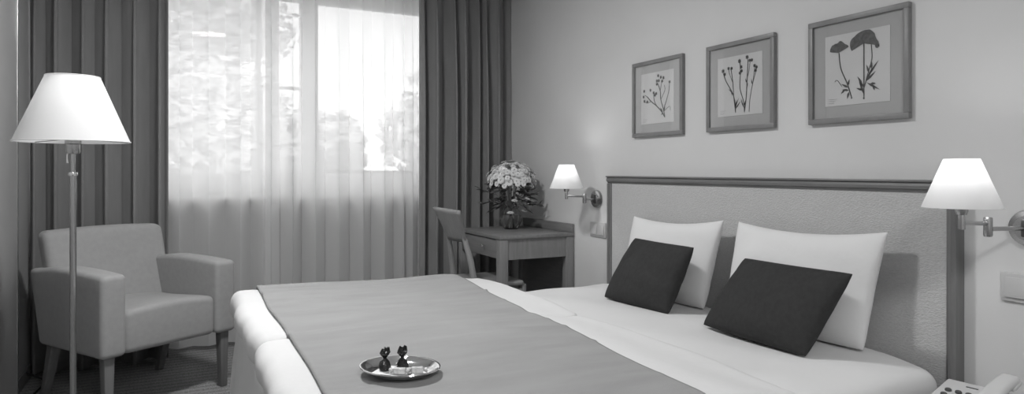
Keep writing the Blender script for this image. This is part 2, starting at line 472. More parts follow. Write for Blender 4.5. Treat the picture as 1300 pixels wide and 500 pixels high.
def make_duvet(ya, yb, label, seed):
    rnd = random.Random(seed); ph = rnd.uniform(0, 6)
    def f(p):
        zt = (p.z - .5) / .1
        x, y = p.x, p.y
        top = duvet_top(x, y, ya, yb)
        lo = .53
        lip = max(smooth((BX0 + .01 - x) / .03), smooth((y - BY1 + .01) / .03), smooth((BY0 + .01 - y) / .03))
        lo = lerp(.53, .485 + .006 * math.sin(y * 7 + ph) + .004 * math.sin(y * 19 + ph), lip)
        p.z = lerp(lo, top, zt)
        sd_ = smooth((.12 - (x - DX0)) / .12)
        p.x += sd_ * (.006 * math.sin(y * 6 + ph) + .004 * math.sin(y * 17 + ph) + .002 * math.sin(y * 41))
        p.x += smooth((x - 1.3) / .12) * (.015 * math.sin(y * 5 + ph) + .006 * math.sin(y * 13))
        ed = smooth((.10 - min(x - DX0, 1)) / .1)
        p.y += .003 * math.sin(x * 9 + ph) * smooth(1 - min(abs(y - ya), abs(y - yb)) / .1)
        return p
    return tag(finish('duvet', slab(DX0, DX1, ya, yb, .5, .6, .040, 46, 34, 1, f), 'duvet', None, loc=((DX0 + DX1) / 2, (ya + yb) / 2, .5), angle=180), label, 'duvet', 'two duvets on the bed')
make_duvet(2.262, 3.215, 'white duvet on the far half of the bed, towards the window', 1)
make_duvet(1.19, 2.258, 'white duvet on the near half of the bed, below the candy tray', 2)
# bedspread
def bedspread():
    bm = bmesh.new(); NX, NY = 90, 150
    rnd = random.Random(4)
    wr = [(rnd.uniform(1.3, 3.2), rnd.uniform(.3, 1.2), rnd.uniform(.012, .03), rnd.uniform(.15, .35), rnd.uniform(.002, .0055), rnd.uniform(-.15, .15)) for _ in range(34)]
    y0, y1 = 1.17, 3.235
    rows = []
    def surf(x, y):
        z = duvet_top(x, min(max(y, 1.19), 3.215), 0, 0) + .007
        gap = math.exp(-((y - 2.26) / .05) ** 2) * .006
        z -= gap
        for (wy, wx, ws, wl_, wa, sl) in wr:
            z += wa * math.exp(-((y - wy - sl * (x - wx)) / ws) ** 2) * math.exp(-((x - wx) / wl_) ** 2)
        return z
    drop = .17
    L0 = y1 - y0 + 2 * drop
    for j in range(NY + 1):
        s = -drop + L0 * j / NY
        row = []
        for i in range(NX + 1):
            t = i / NX
            yq = y0 + min(max(s, 0), y1 - y0)
            xl = .328 + .016 * (yq - 1.6) / 1.6 + .004 * math.sin(yq * 4) + .002 * math.sin(yq * 11)
            xr = 1.128 + .087 * (yq - 1.22) + .006 * math.sin(yq * 3.4 + 1) + .003 * math.sin(yq * 11)
            x = lerp(xl, xr, t)
            over = max(-s, s - (y1 - y0), 0)
            sgn = -1 if s < 0 else 1
            r = .05
            if s < r or s > (y1 - y0) - r:
                # arc over the side of the duvet, then straight down
                e = (r - s) if s < r else s - ((y1 - y0) - r)
                base = surf(x, yq)
                arc = r * PI / 2
                if e < arc:
                    a = e / r
                    off = r * math.sin(a) - r; dz = -r * (1 - math.cos(a))
                else:
                    off = 0; dz = -r - (e - arc)
                y = (y0 - off) if sgn < 0 and s < r else (y1 + off)
                if s < r: y = y0 - off
                else: y = y1 + off
                y += (1 if s >= r else -1) * .006 * math.sin(x * 18)
                row.append(bm.verts.new((x, y, base + dz)))
            else:
                row.append(bm.verts.new((x, y0 + s, surf(x, y0 + s))))
        rows.append(row)
    for a, b in zip(rows, rows[1:]):
        for i in range(NX): bm.faces.new((a[i], a[i + 1], b[i + 1], b[i]))
    o = finish('bedspread', bm, 'spread', None, loc=(.8, 2.2, .6), angle=180)
    sd = o.modifiers.new('thickness', 'SOLIDIFY'); sd.thickness = .008; sd.offset = 1
    tag(o, 'grey woven bedspread laid across the white duvets', 'bedspread')
    return surf
spread_surf = bedspread()

# ------------------------------------------------------------------ pillows and cushions
def pillow(name, bl, br, tl, tr, T, m, label, cat, group, seed, bow=.032, n=30, sag=0.0):
    """cushion between four corner points (bottom left, bottom right, top left, top right seen from the bed)"""
    bl, br, tl, tr = map(Vector, (bl, br, tl, tr))
    rnd = random.Random(seed); ph = [rnd.uniform(0, 6) for _ in range(6)]
    nrm = (br - bl).cross(tl - bl).normalized()
    bm = bmesh.new(); grids = []
    for side in (1, -1):
        gdr = []
        for i in range(n + 1):
            row = []
            for j in range(n + 1):
                u, v = -math.cos(PI * i / n), -math.cos(PI * j / n)
                uu = u * (1 - bow * (1 - v * v)); vv = v * (1 - (bow if v > 0 else -.018) * (1 - u * u))
                rc = 1 - .010 * (u * v) ** 6
                a, b = (uu * rc + 1) / 2, (vv * rc + 1) / 2
                p = lerp(lerp(bl, br, a), lerp(tl, tr, a), b)
                h = T * ((1 - u ** 2) * (1 - v ** 2)) ** .42
                cen = (1 - u * u) * (1 - v * v)
                h *= 1 - .16 * v * (1 if m == 'pillow' else .6)
                h += .003 * math.sin(11 * u * v + ph[2] + 4 * u) * cen ** .5 + .004 * math.sin(5 * u + ph[0] + 2 * v) * cen + .003 * math.sin(9 * v + ph[1] + 3 * u) * cen
                h = max(h, 0)
                edge = (i in (0, n)) or (j in (0, n))
                if edge and side == -1: row.append(grids[0][i][j]); continue
                p = p + nrm * (h * side)
                p.z -= sag * (1 - u * u) * max(v, 0) ** 2
                row.append(bm.verts.new(p))
            gdr.append(row)
        grids.append(gdr)
        for i in range(n):
            for j in range(n): bm.faces.new((gdr[i][j], gdr[i + 1][j], gdr[i + 1][j + 1], gdr[i][j + 1]))
    c = (bl + br) / 2
    return tag(finish(name, bm, m, None, loc=c, angle=180), label, cat, group)
pillow('pillow', (2.085, 2.82, .530), (2.085, 2.235, .530), (2.135, 2.80, .905), (2.135, 2.165, .925), .075, 'pillow',
       'plump white pillow upright against the headboard, the one nearer the desk', 'pillow', 'white pillows', 1, sag=.022)
pillow('pillow', (2.085, 2.11, .530), (2.085, 1.475, .530), (2.135, 2.085, .925), (2.135, 1.42, .935), .075, 'pillow',
       'plump white pillow upright against the headboard, the one nearer the telephone', 'pillow', 'white pillows', 2, sag=.022)
pillow('cushion', (1.845, 2.65, .534), (1.875, 2.225, .530), (1.99, 2.60, .815), (1.965, 2.165, .815), .072, 'cushion',
       'charcoal cushion leaning on the far pillow, the one nearer the desk', 'cushion', 'charcoal cushions', 3, bow=.03)
pillow('cushion', (1.86, 2.00, .534), (1.85, 1.515, .530), (1.985, 1.905, .80), (1.97, 1.43, .805), .072, 'cushion',
       'charcoal cushion leaning on the near pillow, the one nearer the telephone', 'cushion', 'charcoal cushions', 4, bow=.03)

# ------------------------------------------------------------------ armchair (front faces local -Y)
def armchair():
    t = thing('armchair', 'grey upholstered armchair with square arms and wooden legs by the curtains', 'armchair', (-.152, 3.93, 0), math.radians(32))
    W2 = .345; D0, D1 = -.30, .30
    # seat base and cushion in one upholstered block
    finish('seat', slab(-W2 + .11, W2 - .11, D0 - .005, D1 - .08, .29, .465, .03, 10, 10, 2,
           lambda p: Vector((p.x, p.y, p.z + (.018 * (1 - (p.x / .25) ** 2) + .02 * smooth((-p.y + .1) / .4) if p.z > .42 else 0)))), 'armchair', t)
    for s in (-1, 1):
        xo, xi = s * W2, s * (W2 - .115)
        def f(p, s=s):
            zt = (p.z - .29) / .375
            back = smooth((p.y - 0.0) / .3)
            p.y -= back * .10 * (1 - zt)                     # rear edge slants in towards the foot
            if zt > .5: p.z += .012 * math.sin(PI * (p.y + .3) / .65) - .012 * smooth((p.y - .1) / .2)
            return p
        finish('arm', slab(min(xo, xi), max(xo, xi), D0 - .02, D1 + .05, .29, .665, .024, 3, 14, 8, f), 'armchair', t)
    def fb(p):
        zt = (p.z - .30) / .52
        p.y += .16 * zt - .02
        p.x *= 1 + .02 * zt
        if p.z > .75: p.z += .012 * (1 - (p.x / .33) ** 2)
        return p
    finish('backrest', slab(-W2 + .045, W2 - .045, .135, .235, .31, .832, .035, 12, 2, 12, fb), 'armchair', t)
    for sx in (-1, 1):
        for sy, y in ((-1, -.27), (1, .265)):
            x = sx * .295; k = .5 if sy > 0 else 0
            bm = bmesh.new(); a, b = .024, .017
            dy = .035 if sy > 0 else -.005
            hexa(bm, [(x - b, y - b + dy, 0), (x + b, y - b + dy, 0), (x + b, y + b + dy, 0), (x - b, y + b + dy, 0)],
                 [(x - a, y - a - (.07 if sy > 0 else 0), .30), (x + a, y - a - (.07 if sy > 0 else 0), .30), (x + a, y + a - (.07 if sy > 0 else 0), .30), (x - a, y + a - (.07 if sy > 0 else 0), .30)], .004)
            finish('leg', bm, 'chair_leg', t)
armchair()

# ------------------------------------------------------------------ lamp pieces
def point(name, parent, loc, power, rad=.03):
    d = bpy.data.lights.new(name, 'POINT'); d.energy = power; d.shadow_soft_size = rad
    o = bpy.data.objects.new(name, d); C.objects.link(o); o.parent = parent; o.location = loc
    return o
def shade_mesh(r0, r1, z0, z1, cx=0, cy=0, th=.002):
    bm = bmesh.new(); P = []
    for k in range(9): P.append((lerp(r0, r1, k / 8), lerp(z0, z1, k / 8)))
    for k in reversed(range(9)): P.append((lerp(r0, r1, k / 8) - th, lerp(z0, z1, k / 8)))
    return lathe(P, 48, cx, cy, bm, close=True)
def floor_lamp():
    t = thing('floor_lamp', 'slim steel floor lamp with a wide pale cone shade beside the armchair', 'floor lamp', (-.340, 3.105, 0))
    finish('base', lathe([(0, 0), (.13, 0), (.13, .012), (.125, .018), (.03, .024), (.014, .034), (0, .034)], 40), 'chrome', t)
    finish('pole', lathe([(0, .03), (.0115, .03), (.0115, 1.13), (.0, 1.13)], 16), 'chrome', t)
    finish('collar', lathe([(0, 1.118), (.015, 1.118), (.017, 1.123), (.015, 1.132), (0, 1.132)], 20), 'mirror', t)
    finish('upper_pole', lathe([(0, 1.13), (.008, 1.13), (.008, 1.215), (0, 1.215)], 16), 'chrome', t)
    finish('socket', lathe([(0, 1.205), (.022, 1.205), (.024, 1.21), (.024, 1.24), (.028, 1.243), (.028, 1.262), (.016, 1.268), (.016, 1.30), (0, 1.30)], 24), 'chrome', t)
    finish('pull_chain', tube([(-.018, 0, 1.21), (-.02, 0, 1.19), (-.019, 0, 1.168)], [.002, .002, .0035], 8), 'mirror', t)
    sh = finish('lamp_shade', shade_mesh(.196, .092, 1.25, 1.505), 'shade', t, angle=60)
    for r, z in ((.196, 1.251), (.092, 1.504)):
        rim = tube([(r * math.cos(2 * PI * k / 48), r * math.sin(2 * PI * k / 48), z) for k in range(49)], .0025, 6, cap=False)
        finish('rim_wire', rim, 'shade', sh)
    sp = bmesh.new()
    for k in range(3):
        a = 2 * PI * k / 3 + .3
        tube([(.014 * math.cos(a), .014 * math.sin(a), 1.262), (.194 * math.cos(a), .194 * math.sin(a), 1.252)], .002, 6, sp)
    finish('shade_spider', sp, 'chrome', sh)
    finish('bulb', lathe([(0, 1.295), (.013, 1.295), (.015, 1.315), (.028, 1.345), (.03, 1.365), (.022, 1.39), (0, 1.398)], 20), 'bulb', t)
    point('lamp_light', t, (0, 0, 1.42), P_FLOOR, .03)
floor_lamp()
tag(finish('lamp_cord', tube([(-.44, 3.18, .006), (-.52, 3.4, .006), (-.58, 3.75, .006), (-.63, 4.02, .006), (-.61, 4.2, .006), (-.57, 4.30, .03), (-.60, 4.36, .006), (-.66, 4.37, .04), (-.688, 4.36, .06)], .005, 8), 'cord', None, loc=(-.55, 3.8, 0)),
    'thin black lamp cord on the carpet behind the armchair', 'cord')

def sconce(y, xs, ys, label, joint):
    t = thing('wall_lamp', label, 'wall lamp', (XW, y, .97), 0, 'swing arm wall lamps')
    X = xs - XW; Y = ys - y
    jx, jy = joint
    bm = lathe([(0, 0), (.052, 0), (.054, .006), (.050, .016), (.036, .019), (.034, .024), (0, .026)], 36)
    for v in bm.verts: v.co = Vector((-v.co.z, v.co.x, v.co.y))
    pl = finish('wall_plate', bm, 'chrome', t)
    finish('switch_slot', B(-.034, -.024, -.009, .009, -.026, .026, bev=.004), 'dark_metal', pl)
    finish('arm', tube([(-.02, 0, 0), (jx, jy, 0)], .0065, 12), 'chrome', t)
    finish('joint', lathe([(0, -.022), (.010, -.022), (.0115, -.018), (.0115, .03), (.010, .034), (0, .034)], 18, jx, jy), 'chrome', t)
    finish('arm', tube([(jx, jy, .016), (X, Y, .022)], .006, 12), 'chrome', t)
    finish('elbow', tube([(X, Y, .004), (X, Y, .034), (X, Y, .05)], [.009, .009, .0075], 12), 'chrome', t)
    finish('socket', lathe([(0, .045), (.012, .045), (.016, .055), (.017, .092), (0, .092)], 18, X, Y), 'chrome', t)
    sh = finish('lamp_shade', shade_mesh(.098, .044, .065, .202, X, Y), 'shade', t, angle=60)
    sp = bmesh.new()
    for k in range(3):
        a = 2 * PI * k / 3
        tube([(X + .015 * math.cos(a), Y + .015 * math.sin(a), .085), (X + .088 * math.cos(a), Y + .088 * math.sin(a), .088)], .0015, 6, sp)
    finish('shade_spider', sp, 'chrome', sh)
    finish('bulb', lathe([(0, .09), (.012, .092), (.013, .105), (.018, .122), (.016, .142), (.006, .155), (0, .156)], 16, X, Y), 'bulb', t)
    point('lamp_light', t, (X, Y, .168), P_SCONCE, .015)
sconce(3.30, 2.035, 3.30, 'swing arm wall lamp with white cone shade lit above the desk', (-.10, -.012))
sconce(1.062, 1.975, 1.100, 'swing arm wall lamp with white cone shade lit above the telephone', (-.145, .038))

# ceiling lamps added out of frame as shadow key and room fill
def added_ceiling_lamp(x, y, power, label, r=.24):
    t = thing('added_ceiling_lamp', label, 'ceiling lamp', (x, y, ZC), 0, 'added out-of-frame ceiling lamps')
    finish('ceiling_plate', lathe([(0, -.03), (r * .9, -.03), (r * .9, 0), (0, 0)], 40), 'chrome', t)
    finish('diffuser', lathe([(r, -.03), (r, -.05), (r * .85, -.085), (r * .5, -.105), (0, -.112)], 40), 'diffuser', t)
    d = bpy.data.lights.new('added_ceiling_light', 'AREA'); d.shape = 'DISK'; d.size = r * 2; d.energy = power
    o = bpy.data.objects.new('added_ceiling_light', d); C.objects.link(o); o.parent = t; o.location = (0, 0, -.12)
added_ceiling_lamp(.35, 2.62, P_ADDED_KEY, 'round ceiling lamp added out of frame above the foot of the bed as key light', .15)
added_ceiling_lamp(.4, -.6, P_ADDED_FILL, 'round ceiling lamp added out of frame behind the camera as fill light')

# ------------------------------------------------------------------ desk
def desk():
    X0, X1, Y0, Y1, H = 1.73, 2.245, 3.55, 4.20, .75
    t = thing('desk', 'grey wooden desk with one drawer in the corner by the drapes', 'desk', ((X0 + X1) / 2, (Y0 + Y1) / 2, 0))
    def dp(name, bm, m, parent=t):
        o = finish(name, bm, m, parent)
        for v in o.data.vertices: v.co -= Vector(t.location)
        return o
    dp('desk_top', B(X0 - .004, X1, Y0 - .004, Y1, H - .022, H, bev=.003), 'wood')
    lw = .055
    for x in (X0, X1 - lw):
        for y in (Y0, Y1 - lw): dp('leg', B(x, x + lw, y, y + lw, 0, H - .022, bev=.004), 'wood_v')
    dp('side_panel', B(X0 + lw, X1 - lw, Y0 + .008, Y0 + .026, .605, H - .022), 'wood_v')
    dp('side_panel', B(X0 + lw, X1 - lw, Y1 - .026, Y1 - .008, .605, H - .022), 'wood_v')
    dp('rear_panel', B(X1 - .03, X1 - .012, Y0 + lw, Y1 - lw, .605, H - .022), 'wood')
    dp('modesty_panel', B(X1 - .03, X1 - .014, Y0 + lw, Y1 - lw, .06, .605), 'head_frame')
    dp('backboard', B(X1 - .022, X1, Y0, Y1, H, H + .055, bev=.003), 'wood')
    dr = dp('drawer', B(X0 + .004, X0 + .03, Y0 + lw + .003, Y1 - lw - .003, .612, H - .026, bev=.003), 'wood')
    ym = 3.765
    bm = lathe([(0, 0), (.004, 0), (.004, .012), (.010, .018), (.010, .024), (.006, .028), (0, .029)], 18)
    for v in bm.verts: v.co = Vector((X0 + .004 - v.co.z, ym + v.co.x, .675 + v.co.y))
    dp('knob', bm, 'mirror', dr)
desk()
def desk_chair():
    t = thing('desk_chair', 'wooden chair with a curved plywood back pushed up to the desk', 'chair', (1.730, 3.80, 0), math.radians(-2))
    # faces +X; local x from -.19 (rear) to .22
    bm = bmesh.new(); rows = []
    for k in range(9):
        z = lerp(.715, .905, k / 8); row = []
        for i in range(17):
            s = lerp(-1, 1, i / 16)
            wdt = lerp(.150, .235, k / 8)
            row.append(bm.verts.new((-.165 - .075 * (k / 8) - .035 * (1 - s * s), wdt * s, z + .006 * (1 - s * s) * (k / 8))))
        rows.append(row)
    for a, b in zip(rows, rows[1:]):
        for i in range(16): bm.faces.new((a[i], a[i + 1], b[i + 1], b[i]))
    o = finish('backrest', bm, 'chair_wood', t, angle=180)
    sd = o.modifiers.new('thickness', 'SOLIDIFY'); sd.thickness = .014; sd.offset = 0
    finish('seat', slab(-.145, .19, -.205, .205, .44, .472, .014, 8, 8, 1), 'chair_wood', t)
    for s in (-1, 1):
        pts = [(-.115, s * .195, 0), (-.118, s * .19, .25), (-.125, s * .182, .46), (-.145, s * .17, .60), (-.172, s * .140, .73), (-.190, s * .135, .78)]
        finish('rear_leg', tube(pts, [.014, .018, .02, .019, .016, .010], 8), 'chair_wood', t)
        finish('front_leg', tube([(.20, s * .185, 0), (.195, s * .18, .445)], [.013, .018], 8), 'chair_wood', t)
        finish('side_rail', tube([(-.125, s * .185, .41), (.195, s * .18, .41)], .012, 8), 'chair_wood', t)
desk_chair()

# ------------------------------------------------------------------ vase and bouquet
VX, VY, VZ = 2.02, 3.98, .75
tv = thing('vase', 'round clear glass vase holding the bouquet on the desk', 'vase', (VX, VY, VZ))
finish('bowl', lathe([(0, 0), (.045, 0), (.05, .006), (.070, .045), (.076, .075), (.066, .110), (.05, .135), (.056, .15), (.053, .15), (.047, .135), (.062, .110), (.072, .075), (.066, .047), (.046, .010), (0, .008)], 36), 'glass', tv)
finish('water', lathe([(0, .009), (.045, .011), (.065, .047), (.0715, .075), (.066, .095), (0, .095)], 36), 'water', tv)
tb = thing('flower_bouquet', 'bouquet of small white daisies with dark leaves in the glass vase', 'flowers', (VX, VY, VZ + .02))
rf = random.Random(21)
def flower_mesh():
    bm = bmesh.new(); n = 11
    for layer, (R, zz) in enumerate(((.0235, .004), (.018, .009))):
        for k in range(n):
            a = 2 * PI * (k + .5 * layer) / n; ca, sa = math.cos(a), math.sin(a)
            pr = Vector((-sa, ca, 0)); d = Vector((ca, sa, 0)); wd = R * .30
            p = [d * .003 + Vector((0, 0, .002)), d * R * .6 + pr * wd + Vector((0, 0, zz)), d * R + Vector((0, 0, zz * .6)), d * R * .6 - pr * wd + Vector((0, 0, zz))]
            bm.faces.new([bm.verts.new(q) for q in p])
    nf = len(bm.faces)
    lathe([(.0045, .004), (.004, .009), (.0025, .0105), (0, .011)], 8, bm=bm)
    bm.faces.ensure_lookup_table()
    for i in range(nf, len(bm.faces)): bm.faces[i].material_index = 1
    return bm
fl0 = finish('flower', flower_mesh(), ['petal', 'eye'], tb, angle=180)
def orient(o, p, d, s, roll=0):
    q = Vector(d).normalized().to_track_quat('Z', 'Y')
    o.matrix_local = Matrix.Translation(p) @ q.to_matrix().to_4x4() @ Matrix.Rotation(roll, 4, 'Z') @ Matrix.Diagonal((s, s, s, 1))
cen = Vector((0, -.005, .30))
spots = []
tries = 0
while len(spots) < 160 and tries < 20000:
    tries += 1
    d = Vector((rf.gauss(0, 1), rf.gauss(0, 1), rf.gauss(.35, .8))).normalized()
    if d.z < -.25: continue
    p = cen + Vector((d.x * .150, d.y * .150, d.z * .122)) * rf.uniform(.88, 1.08)
    if p.x > .2: continue
    if any((p - q).length < .0185 for q, _ in spots): continue
    spots.append((p, d))
for q in (Vector((-.03, -.11, .17)), Vector((.05, -.10, .10)), Vector((-.05, -.09, .09)), Vector((.06, -.12, .18))):
    spots.append((q, Vector((q.x, q.y, .3)).normalized()))
for i, (p, d) in enumerate(spots):
    o = fl0 if i == 0 else link_copy(fl0, tb)
    orient(o, p, d + Vector((0, 0, .3)), rf.uniform(.85, 1.15), rf.uniform(0, 6))
def leaf_mesh(L=.075, Wd=.014):
    bm = bmesh.new(); n = 6; lf = []; rt = []; md = []
    for k in range(n + 1):
        t = k / n; wd = Wd * math.sin(PI * min(1, t * .92 + .06)) ; z = -.018 * t * t
        md.append(bm.verts.new((t * L, 0, z - .003))); lf.append(bm.verts.new((t * L, wd, z + .002))); rt.append(bm.verts.new((t * L, -wd, z + .002)))
    for k in range(n):
        bm.faces.new((md[k], md[k + 1], lf[k + 1], lf[k])); bm.faces.new((rt[k], rt[k + 1], md[k + 1], md[k]))
    return bm
lf0 = finish('leaf', leaf_mesh(), 'leaf', tb, angle=180)
nl = 0
def put_leaf(p, d, s, roll):
    global nl
    o = lf0 if nl == 0 else link_copy(lf0, tb); nl += 1
    q = Vector(d).normalized().to_track_quat('X', 'Z')
    o.matrix_local = Matrix.Translation(p) @ q.to_matrix().to_4x4() @ Matrix.Rotation(roll, 4, 'X') @ Matrix.Diagonal((s, s, s, 1))
for i in range(95):
    a = rf.uniform(0, 2 * PI); z = rf.uniform(.12, .30)
    r = rf.uniform(.04, .115)
    put_leaf(Vector((r * math.cos(a), r * math.sin(a) - .005, z)), (math.cos(a), math.sin(a), rf.uniform(-.5, .5)), rf.uniform(.6, 1.1), rf.uniform(-.8, .8))
stems = []
for i in range(13):
    a = 2 * PI * i / 13 + rf.uniform(-.2, .2); r = rf.uniform(.02, .10)
    finish('stem', tube([(-.025 * math.cos(a), -.025 * math.sin(a), -.005), (.008 * math.cos(a), .008 * math.sin(a), .11), (r * math.cos(a), r * math.sin(a), .27)], .0022, 6), 'stem', tb)
# spreading sprays: left, and right
for (end, cnt) in (((-.16, .125, .235), 7), ((-.175, .07, .15), 7), ((-.07, .06, .02), 0), ((.10, -.16, .21), 7), ((.13, -.15, .14), 7), ((-.13, .03, .10), 6), ((.08, -.19, .25), 6)):
    e = Vector(end)
    st = Vector((0, 0, .12)); mid = (st + e) / 2 + Vector((0, 0, .03))
    if cnt == 0: continue
    finish('spray_stem', tube([st, mid, e], .0016, 6), 'stem', tb)
    for k in range(cnt):
        p = lerp(mid, e, k / (cnt - 1))
        put_leaf(p, (e - st).normalized() + Vector((rf.uniform(-.8, .8), rf.uniform(-.8, .8), rf.uniform(-.5, .7))), rf.uniform(.45, .75), rf.uniform(-1, 1))

# ------------------------------------------------------------------ framed botanical pictures (wall plane: p to the right = -Y)
PZ0, PZ1 = 1.317, 1.714
def picture(y0, y1, label, draw):
    t = thing('framed_print', label, 'picture', (XW, (y0 + y1) / 2, (PZ0 + PZ1) / 2), 0, 'framed pressed flower prints')
    hw, hh = (y1 - y0) / 2, (PZ1 - PZ0) / 2; fw = .020
    for nm, a in (('frame_rail', (-hw, hw, hh - fw, hh)), ('frame_rail', (-hw, hw, -hh, -hh + fw)), ('frame_stile', (-hw, -hw + fw, -hh + fw, hh - fw)), ('frame_stile', (hw - fw, hw, -hh + fw, hh - fw))):
        finish(nm, B(-.020, -.001, *a, bev=.002), 'pic_frame', t)
    finish('mat_board', B(-.009, -.004, -hw + fw, hw - fw, -hh + fw, hh - fw), 'mat_board', t)
    pw, ph = .130, .133
    pp = finish('print_sheet', B(-.0112, -.0085, -pw, pw, -ph, ph), 'paper', t)
    X = -.0118
    def P(p, q, dx=0): return Vector((X - dx, pw - p * 2 * pw, -ph + q * 2 * ph))
    def stroke(pts, wd, name='stem', m='ink'):
        """flat printed line of the given width (fraction of the sheet)"""
        # smooth the polyline
        Q = []
        n = len(pts)
        for i in range(n - 1):
            p0, p1, p2, p3 = pts[max(i - 1, 0)], pts[i], pts[i + 1], pts[min(i + 2, n - 1)]
            for k in range(5):
                s = k / 5
                Q.append(tuple(.5 * (2 * p1[c] + (p2[c] - p0[c]) * s + (2 * p0[c] - 5 * p1[c] + 4 * p2[c] - p3[c]) * s * s + (3 * p1[c] - p0[c] - 3 * p2[c] + p3[c]) * s ** 3) for c in (0, 1)))
        Q.append(pts[-1])
        pts_ = [P(*q) for q in Q]
        finish(name, tube(pts_, [wd * .17 * (1 if i else .6) for i in range(len(pts_))], 5), m, pp)
    def blob(c, rad, name='flower', m='ink', n=9, jag=.25, seed=0, sx=1, sy=1, rot=0):
        rnd = random.Random(seed * 7 + int(c[0] * 100))
        bm = bmesh.new()
        ce = bm.verts.new(P(c[0], c[1], .0012)); ring = []
        for k in range(n * 2):
            a = PI * k / n; r = .74 * rad * (1 + jag * (1 if k % 2 else -1) * rnd.uniform(.5, 1))
            dx, dy = r * math.cos(a) * sx, r * math.sin(a) * sy
            ring.append(bm.verts.new(P(c[0] + dx * math.cos(rot) - dy * math.sin(rot), c[1] + dx * math.sin(rot) + dy * math.cos(rot), .0004)))
        for k in range(n * 2): bm.faces.new((ce, ring[k], ring[(k + 1) % (n * 2)]))
        finish(name, bm, m, pp, smooth=False)
    def leaf(a, b, wd, m='ink'):
        a_, b_ = Vector(a), Vector(b); d = b_ - a_; nr = Vector((-d.y, d.x)).normalized() * wd * .75
        bm = bmesh.new()
        pts = [a_, a_ + d * .35 + nr, a_ + d * .7 + nr * .6, b_, a_ + d * .7 - nr * .6, a_ + d * .35 - nr]
        bm.faces.new([bm.verts.new(P(q.x, q.y, .0006)) for q in pts])
        finish('leaf', bm, m, pp, smooth=False)
    def fan(c, rad, a0, a1, name='flower', jag=.05, seed=0, flat=1.0):
        rnd = random.Random(seed); bm = bmesh.new()
        ce = bm.verts.new(P(c[0], c[1], .0014)); n = 16; ring = []
        for k in range(n + 1):
            a = lerp(a0, a1, k / n); r = rad * (1 + jag * rnd.uniform(-1, 1)) * (1 - .12 * abs(math.sin(2.5 * PI * k / n)))
            ring.append(bm.verts.new(P(c[0] + r * math.cos(a), c[1] + r * math.sin(a) * flat, .0006)))
        for k in range(n): bm.faces.new((ce, ring[k], ring[k + 1]))
        finish(name, bm, 'ink_soft', pp, smooth=False)
    for k in range(3):
        stroke([(.06, .095 - .028 * k), (.10, .10 - .028 * k), (.14, .093 - .028 * k), (.20 - .03 * k, .097 - .028 * k)], .004, 'pencil_note', 'pencil')
    draw(stroke, blob, leaf, fan)
    # glazing
    finish('glazing', B(-.0165, -.015, -hw + fw, hw - fw, -hh + fw, hh - fw), 'pane', t)
def draw_yarrow(stroke, blob, leaf, fan):
    root = (.74, .10)
    stroke([root, (.66, .20), (.50, .33), (.32, .44), (.20, .54)], .016)
    stroke([root, (.70, .25), (.62, .45), (.60, .62), (.52, .78)], .014)
    stroke([(.70, .25), (.80, .45), (.86, .60), (.88, .74)], .010)
    stroke([(.50, .33), (.42, .44), (.40, .56)], .010); stroke([(.32, .44), (.20, .42), (.10, .45)], .009)
    stroke([(.60, .62), (.64, .75), (.66, .82)], .009); stroke([(.62, .45), (.74, .62), (.72, .72)], .008)
    stroke([(.20, .54), (.12, .58)], .008); stroke([(.40, .56), (.46, .60)], .008); stroke([(.72, .22), (.88, .30), (.90, .22)], .006)
    for i, c in enumerate(((.10, .66), (.08, .55), (.11, .46), (.20, .44), (.30, .66), (.40, .60), (.48, .58), (.44, .55), (.50, .82), (.54, .92), (.62, .88), (.56, .82), (.66, .80), (.70, .86), (.50, .76), (.88, .76))):
        blob(c, .042, seed=i, n=6)
    leaf((.68, .2), (.60, .30), .025); leaf((.72, .2), (.74, .36), .022); leaf((.70, .18), (.62, .16), .02)
def draw_wild(stroke, blob, leaf, fan):
    stroke([(.42, .05), (.40, .25), (.34, .40), (.20, .60), (.14, .74)], .013); stroke([(.42, .06), (.38, .30), (.36, .55), (.32, .78)], .010)
    stroke([(.62, .04), (.60, .22), (.52, .45), (.53, .70), (.52, .88)], .011); stroke([(.62, .05), (.66, .30), (.68, .60), (.70, .90)], .012)
    stroke([(.72, .04), (.74, .25), (.80, .50), (.88, .72)], .008); stroke([(.80, .50), (.82, .62), (.84, .76)], .006)
    stroke([(.36, .55), (.28, .72), (.26, .80)], .007); stroke([(.68, .60), (.72, .72), (.74, .85)], .007); stroke([(.53, .70), (.56, .76)], .007)
    for i, c in enumerate(((.13, .78), (.17, .72), (.26, .81), (.33, .80), (.51, .90), (.55, .80), (.56, .73), (.52, .70), (.68, .94), (.74, .88), (.78, .88), (.84, .78), (.88, .75), (.86, .70))):
        blob(c, .038 if i not in (0, 4, 8) else .046, seed=i + 3, n=6)
    for a, b in (((.40, .12), (.50, .30)), ((.42, .10), (.44, .28)), ((.60, .12), (.54, .28)), ((.61, .14), (.66, .26)), ((.34, .40), (.26, .46)), ((.33, .42), (.34, .34)), ((.66, .42), (.70, .52)), ((.67, .52), (.64, .60)), ((.79, .48), (.77, .58)), ((.42, .11), (.54, .24))):
        leaf(a, b, .016)
